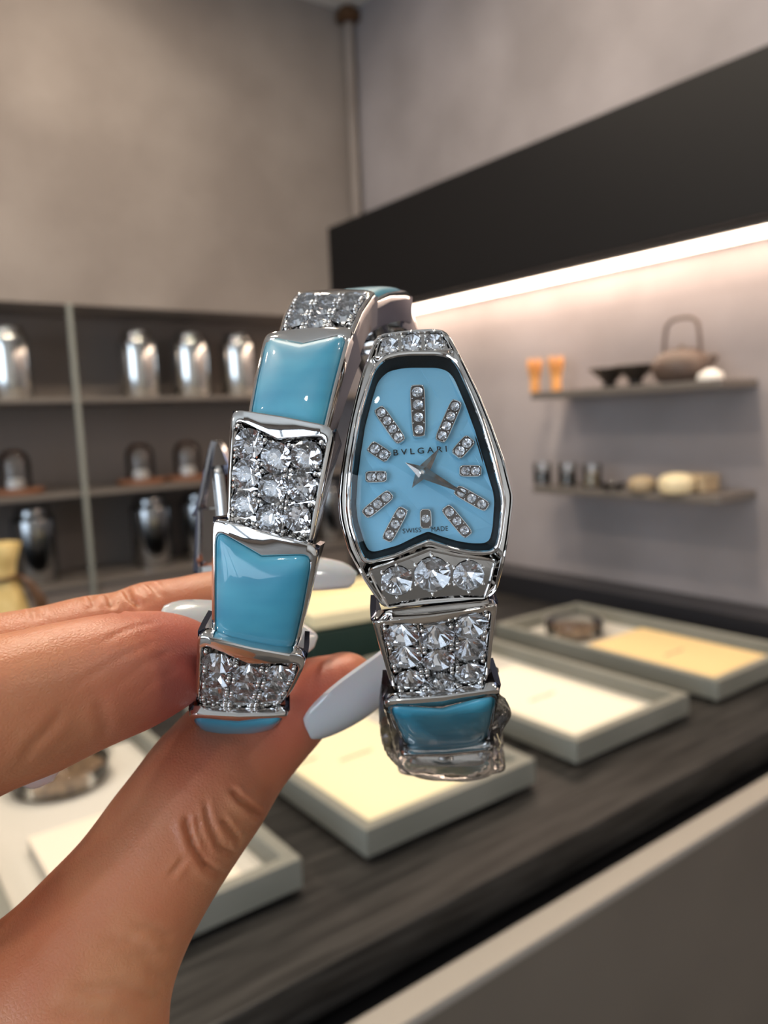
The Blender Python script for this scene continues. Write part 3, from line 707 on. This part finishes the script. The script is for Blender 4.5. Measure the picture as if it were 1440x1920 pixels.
def build_link(i, kind, wA, wB):
    k_ = Link(i, kind, wA, wB); q = lambda u, t, w: k_.at(u, t, w*MM)
    t0, t1, bu = .095, .955, .90; dip = .095 if kind in ('pave', 'turq') else .02
    def inner(x, y, g=0.0):                         # window loop; its upper edge sags in the middle
        ti = t0-g*.6+dip*math.cos(x*math.pi/2)**2; tb = t1+g*.4
        return x*(bu+g), ti+(tb-ti)*(y+1)/2
    outer = lambda x, y, g=0.0: (x*(1+g), (y*(1+g)+1)/2)
    R = []
    def lay(fn, g, w): R.append([q(*fn(x, y, g), w) for x, y in SUP])
    lay(outer, -.05, -2.3 if kind == 'pave' else -1.7); lay(outer, 0, -1.25); lay(outer, 0, -.35); lay(outer, -.012, -.08); lay(outer, -.035, .03); lay(inner, .028, .05); lay(inner, .012, -.02); lay(inner, 0, -.2); lay(inner, -.005, -1.9 if kind == 'pave' else -1.0)
    v, f = loops(R, True, True)
    v = list(v); f = list(f); nf = len(f)
    for sd in (-1, 1):                              # side walls of the open-backed link
        b = len(v); n = 9
        for j in range(n):
            t = j/(n-1)
            for (u, w) in ((sd*.995, -.6), (sd*.985, -2.6), (sd*.95, -5.2+1.0*t), (sd*.86, -5.2+1.0*t), (sd*.90, -1.4)): v.append(q(u, t, w))
        for j in range(n-1):
            for m_ in range(5): f.append((b+j*5+m_, b+j*5+(m_+1) % 5, b+(j+1)*5+(m_+1) % 5, b+(j+1)*5+m_))
        f.append(tuple(b+m_ for m_ in range(5))); f.append(tuple(b+(n-1)*5+m_ for m_ in range(5)))
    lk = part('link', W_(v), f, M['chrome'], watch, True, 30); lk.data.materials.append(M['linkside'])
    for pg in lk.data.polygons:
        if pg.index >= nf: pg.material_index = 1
    if kind in ('turq',):
        rings = []
        for r, w in ((1, -.95), (1, -.18), (.985, .02), (.96, .20), (.90, .42), (.80, .60), (.62, .74), (.40, .82), (.18, .86)):
            cc = q(*inner(0, .1), w); rings.append([q(*[(a*r+b*(1-r)) for a, b in zip(inner(x, y, -.004), inner(0, .1))], w) for x, y in SUP])
        v, f = loops(rings, True, True); part('turquoise_stone', W_(v), f, M['turq'], lk, True, 50)
    elif kind == 'pave':
        mb = MB(); hw = (k_.wA+k_.wB)/4; LN = np.linalg.norm(k_.at(0, .9, 0)-k_.at(0, .1, 0))/.8
        us = (-.585, 0, .585)
        def rowt(u, b):                             # rows of stones sit close together under the lip
            tt0, tt1 = inner(u, -1)[1], inner(u, 1)[1]; sp = min((tt1-tt0)/3, 2*.30*hw/LN*1.0)
            return tt0+.5*sp+.02+sp*b
        for a in range(3):
            for b in range(3):
                u = us[a]; t = rowt(u, b); wl = (k_.wA+(k_.wB-k_.wA)*t)/2
                place(None, k_.mtx(u, t, -.10*MM), .30*wl, lk)
        for a in range(4):                          # four grains round every crossing
            for b in range(5):
                u = -.875+a*.5833
                t = rowt(max(min(u, .85), -.85), b-.5); tt0, tt1 = inner(max(min(u, .85), -.85), -1)[1], inner(u, 1)[1]
                for su in (-1, 1):
                    for st in (-1, 1):
                        uu = u+su*.055; t2 = t+st*.026
                        if abs(uu) > .89 or t2 < tt0 or t2 > tt1: continue
                        mb.add(*ico(cw(k_.at(uu, t2, .16*MM)), .36*MM))
                        mb.tube(W_([k_.at(uu, t2, -1.2*MM), k_.at(uu, t2, .12*MM)]), .27*MM, 6)
        for a in range(9):                          # rough grains along the lower lip
            u = -.8+a*.2; mb.add(*ico(cw(k_.at(u, t1-.025, -.15*MM)), .42*MM)); mb.add(*ico(cw(k_.at(u+.1, t1-.06, -.3*MM)), .40*MM))
        o = mb.build('prong', M['chrome'], lk, True); o['kind'] = 'stuff'
    elif kind == 'tail':
        pass
    return lk
for i, p in enumerate(PATH):
    if p[4]: build_link(i, p[4], p[5], p[6])
# spring core threaded through the links
mb = MB(); pts = []; 
for s in np.linspace(.1, len(CP)-1.4, 160):
    P, T, N, S = frame(s); pts.append(cw(P-N*3.2*MM))
mb.tube(pts, 1.5*MM, 8).build('spring_core', M['chrome2'], watch, True)
# clear protective film left round the lower links
v, f = [], []; NSg, NC = 44, 56
for j in range(NSg):
    s = 1.12+(3.3-1.12)*j/(NSg-1); P, T, N, S = frame(s)
    for k in range(NC):
        a = 2*math.pi*k/NC; e = 2/3.6
        x = math.copysign(abs(math.cos(a))**e, math.cos(a)); y = math.copysign(abs(math.sin(a))**e, math.sin(a))
        rx = (8.6+.7*math.sin(s*5+k*.2)+.5*math.sin(k*.9+s*9))*MM; ry = (4.2+.25*math.sin(k*.6+s*7))*MM
        v.append(cw(P + S*x*rx + N*(y*ry-2.0*MM)))
for j in range(NSg-1):
    for k in range(NC): f.append((j*NC+k, j*NC+(k+1) % NC, (j+1)*NC+(k+1) % NC, (j+1)*NC+k))
part('protective_film', v, f, M['wrap'], watch, True)

# ------------------------------------------------------------------ the hand
def station(u, l, d, rd, e=2.2):
    """ring through an upper and a lower outline point at depth d, rd = depth radius in mm"""
    U, L = bp(u[0], u[1], d), bp(l[0], l[1], d); c = (U+L)/2; a = (U-L)/2
    return c, a, rd*MM, e
def finger(st, tip=True, n=28, sub=5):
    """loft through stations with a rounded end"""
    C = np.array([s[0] for s in st]); A = np.array([s[1] for s in st]); D = np.array([s[2] for s in st])
    v, f = [], []; cnt = 0; rows = []
    m = len(st)
    for j in range((m-1)*sub+1):
        s = min(j/sub, m-1-1e-9); c = spl(C, s); a = spl(A, s); d = float(spl(D, s))
        T = _n(spl(C, min(s+.05, m-1-1e-9))-spl(C, max(s-.05, 0))); b = _n(np.cross(a, T))
        rows.append((c, a, b*d, T))
    if tip:
        c, a, b, T = rows[-1]; r = .8*(np.linalg.norm(a)+np.linalg.norm(b))/2
        for q in (.25, .5, .7, .85, .95, .995):
            g = math.sqrt(1-q*q); rows.append((c+T*r*q, a*g, b*g, T))
    for c, a, b, T in rows:
        for k in range(n):
            t = 2*math.pi*k/n; v.append(c+a*math.cos(t)+b*math.sin(t))
    for i in range(len(rows)-1):
        for k in range(n): f.append((i*n+k, i*n+(k+1) % n, (i+1)*n+(k+1) % n, (i+1)*n+k))
    f.append(tuple(range(n))[::-1]); f.append(tuple((len(rows)-1)*n+k for k in range(n)))
    return v, f
def cap(p, q, r0, r1, flat=1.0, n=24):
    """tapered capsule between two camera-space points (mm)"""
    p, q = np.array(p)*MM, np.array(q)*MM; T = _n(q-p); a = _n(np.cross(T, [0, 0, 1.0])); b = np.cross(T, a)
    rows = [(p-T*r0*MM*x, r0*math.sqrt(1-x*x)) for x in (.99, .85, .6, .3)] + [(p+(q-p)*k/6, r0+(r1-r0)*k/6) for k in range(7)] + [(q+T*r1*MM*x, r1*math.sqrt(1-x*x)) for x in (.3, .6, .85, .99)]
    v = [c+(a*math.cos(2*math.pi*k/n)+b*math.sin(2*math.pi*k/n)*flat)*r*MM for c, r in rows for k in range(n)]
    f = [(i*n+k, i*n+(k+1) % n, (i+1)*n+(k+1) % n, (i+1)*n+k) for i in range(len(rows)-1) for k in range(n)]
    f.append(tuple(range(n))[::-1]); f.append(tuple((len(rows)-1)*n+k for k in range(n))); return v, f
S_ = station
index = finger([S_((-640,1330),(-560,1760),.082,10.5), S_((-330,1262),(-290,1640),.085,9.6), S_((-130,1218),(-110,1545),.089,9.4), S_((0,1190),(10,1480),.093,9.2), S_((92,1170),(105,1442),.097,8.8), S_((180,1154),(192,1397),.101,8.6),
                S_((250,1146),(262,1365),.107,8.4), S_((318,1146),(322,1326),.113,8.0), S_((380,1154),(378,1290),.120,7.2), S_((440,1166),(436,1270),.126,6.2)])
middle = finger([S_((-620,1230),(-560,1500),.104,9.6), S_((-330,1195),(-300,1420),.106,9.0), S_((-150,1173),(-130,1390),.109,8.6), S_((0,1149),(10,1340),.112,8.2), S_((75,1137),(85,1320),.115,8.0), S_((150,1119),(160,1300),.118,7.8),
                 S_((215,1110),(225,1285),.121,7.6), S_((262,1093),(270,1268),.123,7.6), S_((330,1083),(340,1255),.126,7.4), S_((400,1070),(405,1235),.130,7.2), S_((470,1066),(470,1210),.134,6.8), S_((530,1075),(525,1180),.137,5.8)])
thumb = finger([S_((-420,2130),(60,2420),.104,19), S_((-190,1900),(250,2200),.105,16), S_((-60,1770),(310,1990),.107,13.5), S_((25,1703),(322,1868),.109,12), S_((90,1640),(352,1778),.111,11), S_((155,1573),(398,1690),.113,10.4),
                S_((215,1493),(447,1612),.115,10), S_((258,1440),(492,1545),.117,9.8), S_((305,1385),(530,1478),.122,9.6), S_((372,1318),(572,1425),.126,9.4), S_((462,1268),(592,1400),.129,8.8), S_((560,1238),(640,1340),.1305,7.4), S_((622,1228),(684,1292),.131,5.6)])
ring_f = finger([S_((-620,1290),(-560,1560),.118,9), S_((-330,1270),(-300,1470),.118,8.6), S_((-150,1275),(-130,1450),.117,8.2), S_((-40,1285),(-30,1440),.117,7.8), S_((50,1330),(20,1440),.118,6.6)])
pinky = finger([S_((-620,1350),(-560,1600),.130,8), S_((-360,1340),(-330,1510),.130,7.4), S_((-220,1345),(-200,1490),.129,6.8), S_((-120,1360),(-120,1470),.128,5.8)])
pieces = [index, middle, thumb, ring_f, pinky,
          cap((-88,-45,-84), (-90,-108,-100), 15, 19), cap((-86,-36,-104), (-97,-108,-108), 14, 18), cap((-84,-42,-118), (-103,-106,-116), 13, 17), cap((-84,-46,-130), (-108,-104,-124), 12, 16),
          cap((-60,-88,-104), (-86,-112,-104), 17, 19), cap((-96,-112,-106), (-130,-165,-112), 22, 24), cap((-104,-110,-116), (-134,-165,-118), 20, 23), cap((-82,-62,-98), (-92,-95,-106), 17, 20)]
hv, hf = [], []
for v, f in pieces:
    b = len(hv); hv += list(v); hf += [tuple(i+b for i in q) for q in f]
HO = cw(bp(100, 1900, .11))
tmp = link('hand_build', me_(W_(hv), hf, None, off=HO))
md = tmp.modifiers.new('fuse', 'REMESH'); md.mode = 'VOXEL'; md.voxel_size = .00042; md.use_smooth_shade = True
sm = tmp.modifiers.new('soften', 'SMOOTH'); sm.factor = .5; sm.iterations = 24
bpy.context.view_layer.update()
hm = bpy.data.meshes.new_from_object(tmp.evaluated_get(bpy.context.evaluated_depsgraph_get()))
bpy.data.objects.remove(tmp)
n = len(hm.vertices); co = np.empty(n*3); hm.vertices.foreach_get('co', co); co = co.reshape(-1, 3)
no = np.empty(n*3); hm.vertices.foreach_get('normal', no); no = no.reshape(-1, 3)
bvh = BVHTree.FromPolygons([Vector(q) for q in co], [tuple(p.vertices) for p in hm.polygons])
def onskin(px, py):
    d = RM @ _n(bp(px, py, 1.0)); o_ = CAM-HO
    h = bvh.ray_cast(Vector(o_.tolist()), Vector(d.tolist())); return np.array(h[0]) if h[0] is not None else None
def crease(pts, depth, width):
    """press a fold into the skin along a line of surface points; skin swells a little beside it"""
    P = [onskin(*p) for p in pts]; P = [p for p in P if p is not None]
    if len(P) < 2: return
    best = np.full(n, 1e9); tt = np.zeros(n); L = len(P)-1
    for i in range(L):
        a, b = P[i], P[i+1]; e = b-a
        u = np.clip(((co0-a)@e)/max(e@e, 1e-12), 0, 1); d = np.linalg.norm(co0-(a+u[:, None]*e), axis=1)
        m_ = d < best; best[m_] = d[m_]; tt[m_] = (i+u[m_])/L
    g = np.exp(-(best/(width*MM))**2) - .45*np.exp(-((best-2.1*width*MM)/(1.3*width*MM))**2)
    fade = np.clip(np.minimum(tt, 1-tt)*5+.15, 0, 1); off[:] -= g*fade*depth*MM
co0 = co.copy(); off = np.zeros(n)
CR = [  # thumb joint
    ([(352,1530),(350,1545),(362,1585),(385,1622),(420,1642)], .55, .55), ([(385,1500),(388,1530),(398,1560),(412,1580)], .35, .45), ([(432,1478),(450,1500),(475,1520),(492,1532)], .6, .5),
    ([(415,1535),(430,1555),(450,1580),(472,1590)], .5, .45), ([(400,1575),(415,1590),(440,1602),(456,1600)], .35, .4), ([(345,1610),(330,1630),(318,1640)], .25, .5), ([(370,1520),(372,1560),(390,1600),(440,1620)], .25, .4),
    ([(310,1850),(270,1800),(230,1790)], .2, .8), ([(300,1800),(250,1765),(200,1760)], .2, .8), ([(320,1760),(285,1740),(250,1735)], .2, .7), ([(290,1880),(220,1850),(150,1850)], .25, .9), ([(250,1910),(170,1890),(90,1895)], .25, .9),
    # index
    ([(40,1435),(60,1400),(90,1370),(120,1330)], .12, .8), ([(200,1382),(195,1350),(180,1310)], .18, .9), ([(300,1200),(240,1225),(180,1260),(120,1300)], .05, .5), ([(330,1215),(270,1245),(210,1290)], .05, .5), ([(340,1250),(290,1275),(250,1310)], .05, .5),
    ([(300,1165),(240,1180),(190,1205)], .08, .5),
    # middle
    ([(235,1105),(245,1122),(262,1138)], .6, .55), ([(200,1114),(210,1135),(225,1150)], .35, .5), ([(170,1118),(178,1140)], .35, .5), ([(140,1121),(150,1150)], .25, .5), ([(104,1126),(112,1150)], .25, .5), ([(272,1092),(285,1100),(300,1120)], .3, .5), ([(60,1140),(66,1160)], .25, .5)]
for c_ in CR: crease(c_[0], c_[1]*1.35, c_[2]*.85)
co = co0 + no*off[:, None]
hm.vertices.foreach_set('co', co.ravel()); hm.update()
at = hm.attributes.new('flush', 'FLOAT', 'POINT'); fl = np.zeros(n)
for (px, py, d, r, s) in ((355,1260,.108,12,.75), (300,1300,.104,12,.45), (620,1262,.120,11,.7), (560,1330,.119,9,.35), (575,1140,.135,8,.5)):
    q = cw(bp(px, py, d))-HO; fl += s*np.exp(-(np.linalg.norm(co-q, axis=1)/(r*MM))**2)
at.data.foreach_set('value', np.clip(fl, 0, 1))
hm.materials.clear(); hm.materials.append(M['skin']); hm.polygons.foreach_set('use_smooth', [True]*len(hm.polygons))
hand = link('hand', hm); hand.location = HO.tolist(); ORG[hand.name] = HO
tag(hand, 'hand pinching the bracelet between thumb and fingers, long milky nails', 'hand')
def nail(base, tip, normal, width, curve=.38, thick=.55, taper=.35, arch=.06, root=.24):
    """almond nail plate: base and tip in camera space, normal out of the nail, width in metres"""
    base, tip = np.array(base), np.array(tip); T = tip-base; L = np.linalg.norm(T); T = T/L
    N = np.array(normal, float); N = _n(N-T*np.dot(N, T)); S = np.cross(T, N); NT, NU = 22, 14; top, bot = [], []
    for i in range(NT+1):
        t = i/NT
        hw = width/2*(.22+.78*math.sqrt(1-(1-min(t/root, 1))**2))
        if t > .45: q = (t-.45)/.55; hw *= (1-taper*q**1.6)*(math.sqrt(max(0.02, 1-max(0, (q-.72)/.28)**2)) if q > .72 else 1)
        c = base+T*L*t - N*arch*L*(2*t-1)**2
        for j in range(NU+1):
            u = -1+2*j/NU; p = c+S*u*hw-N*curve*hw*u*u
            top.append(p+N*thick*MM*.5); bot.append(p-N*thick*MM*.5)
    w = NU+1; v = top+bot; b = len(top); f = []
    for i in range(NT):
        for j in range(NU):
            f.append((i*w+j, i*w+j+1, (i+1)*w+j+1, (i+1)*w+j)); f.append((b+i*w+j, b+(i+1)*w+j, b+(i+1)*w+j+1, b+i*w+j+1))
    rim = [j for j in range(w)] + [i*w+NU for i in range(1, NT+1)] + [NT*w+j for j in range(NU-1, -1, -1)] + [i*w for i in range(NT-1, 0, -1)]
    for k in range(len(rim)): p, q = rim[k], rim[(k+1) % len(rim)]; f.append((p, q, b+q, b+p))
    return part('fingernail', W_(v), f, M['nail'], hand, True, 60)
nail(bp(588,1394,.1225), bp(805,1226,.125), (.44, -.58, .68), 12.6*MM, .30, .6, .25, .06, .46)              # thumb
nail(bp(314,1150,.1085), bp(604,1181,.128), (.0, .62, .78), 9.2*MM, .3)                           # index
nail(bp(520,1068,.131), bp(672,1070,.139), (.0, .55, .83), 6.6*MM, .35, .5, .3)                   # middle
nail(bp(30,1395,.1135), bp(100,1465,.1165), (.4, .1, .9), 8*MM)                                    # ring
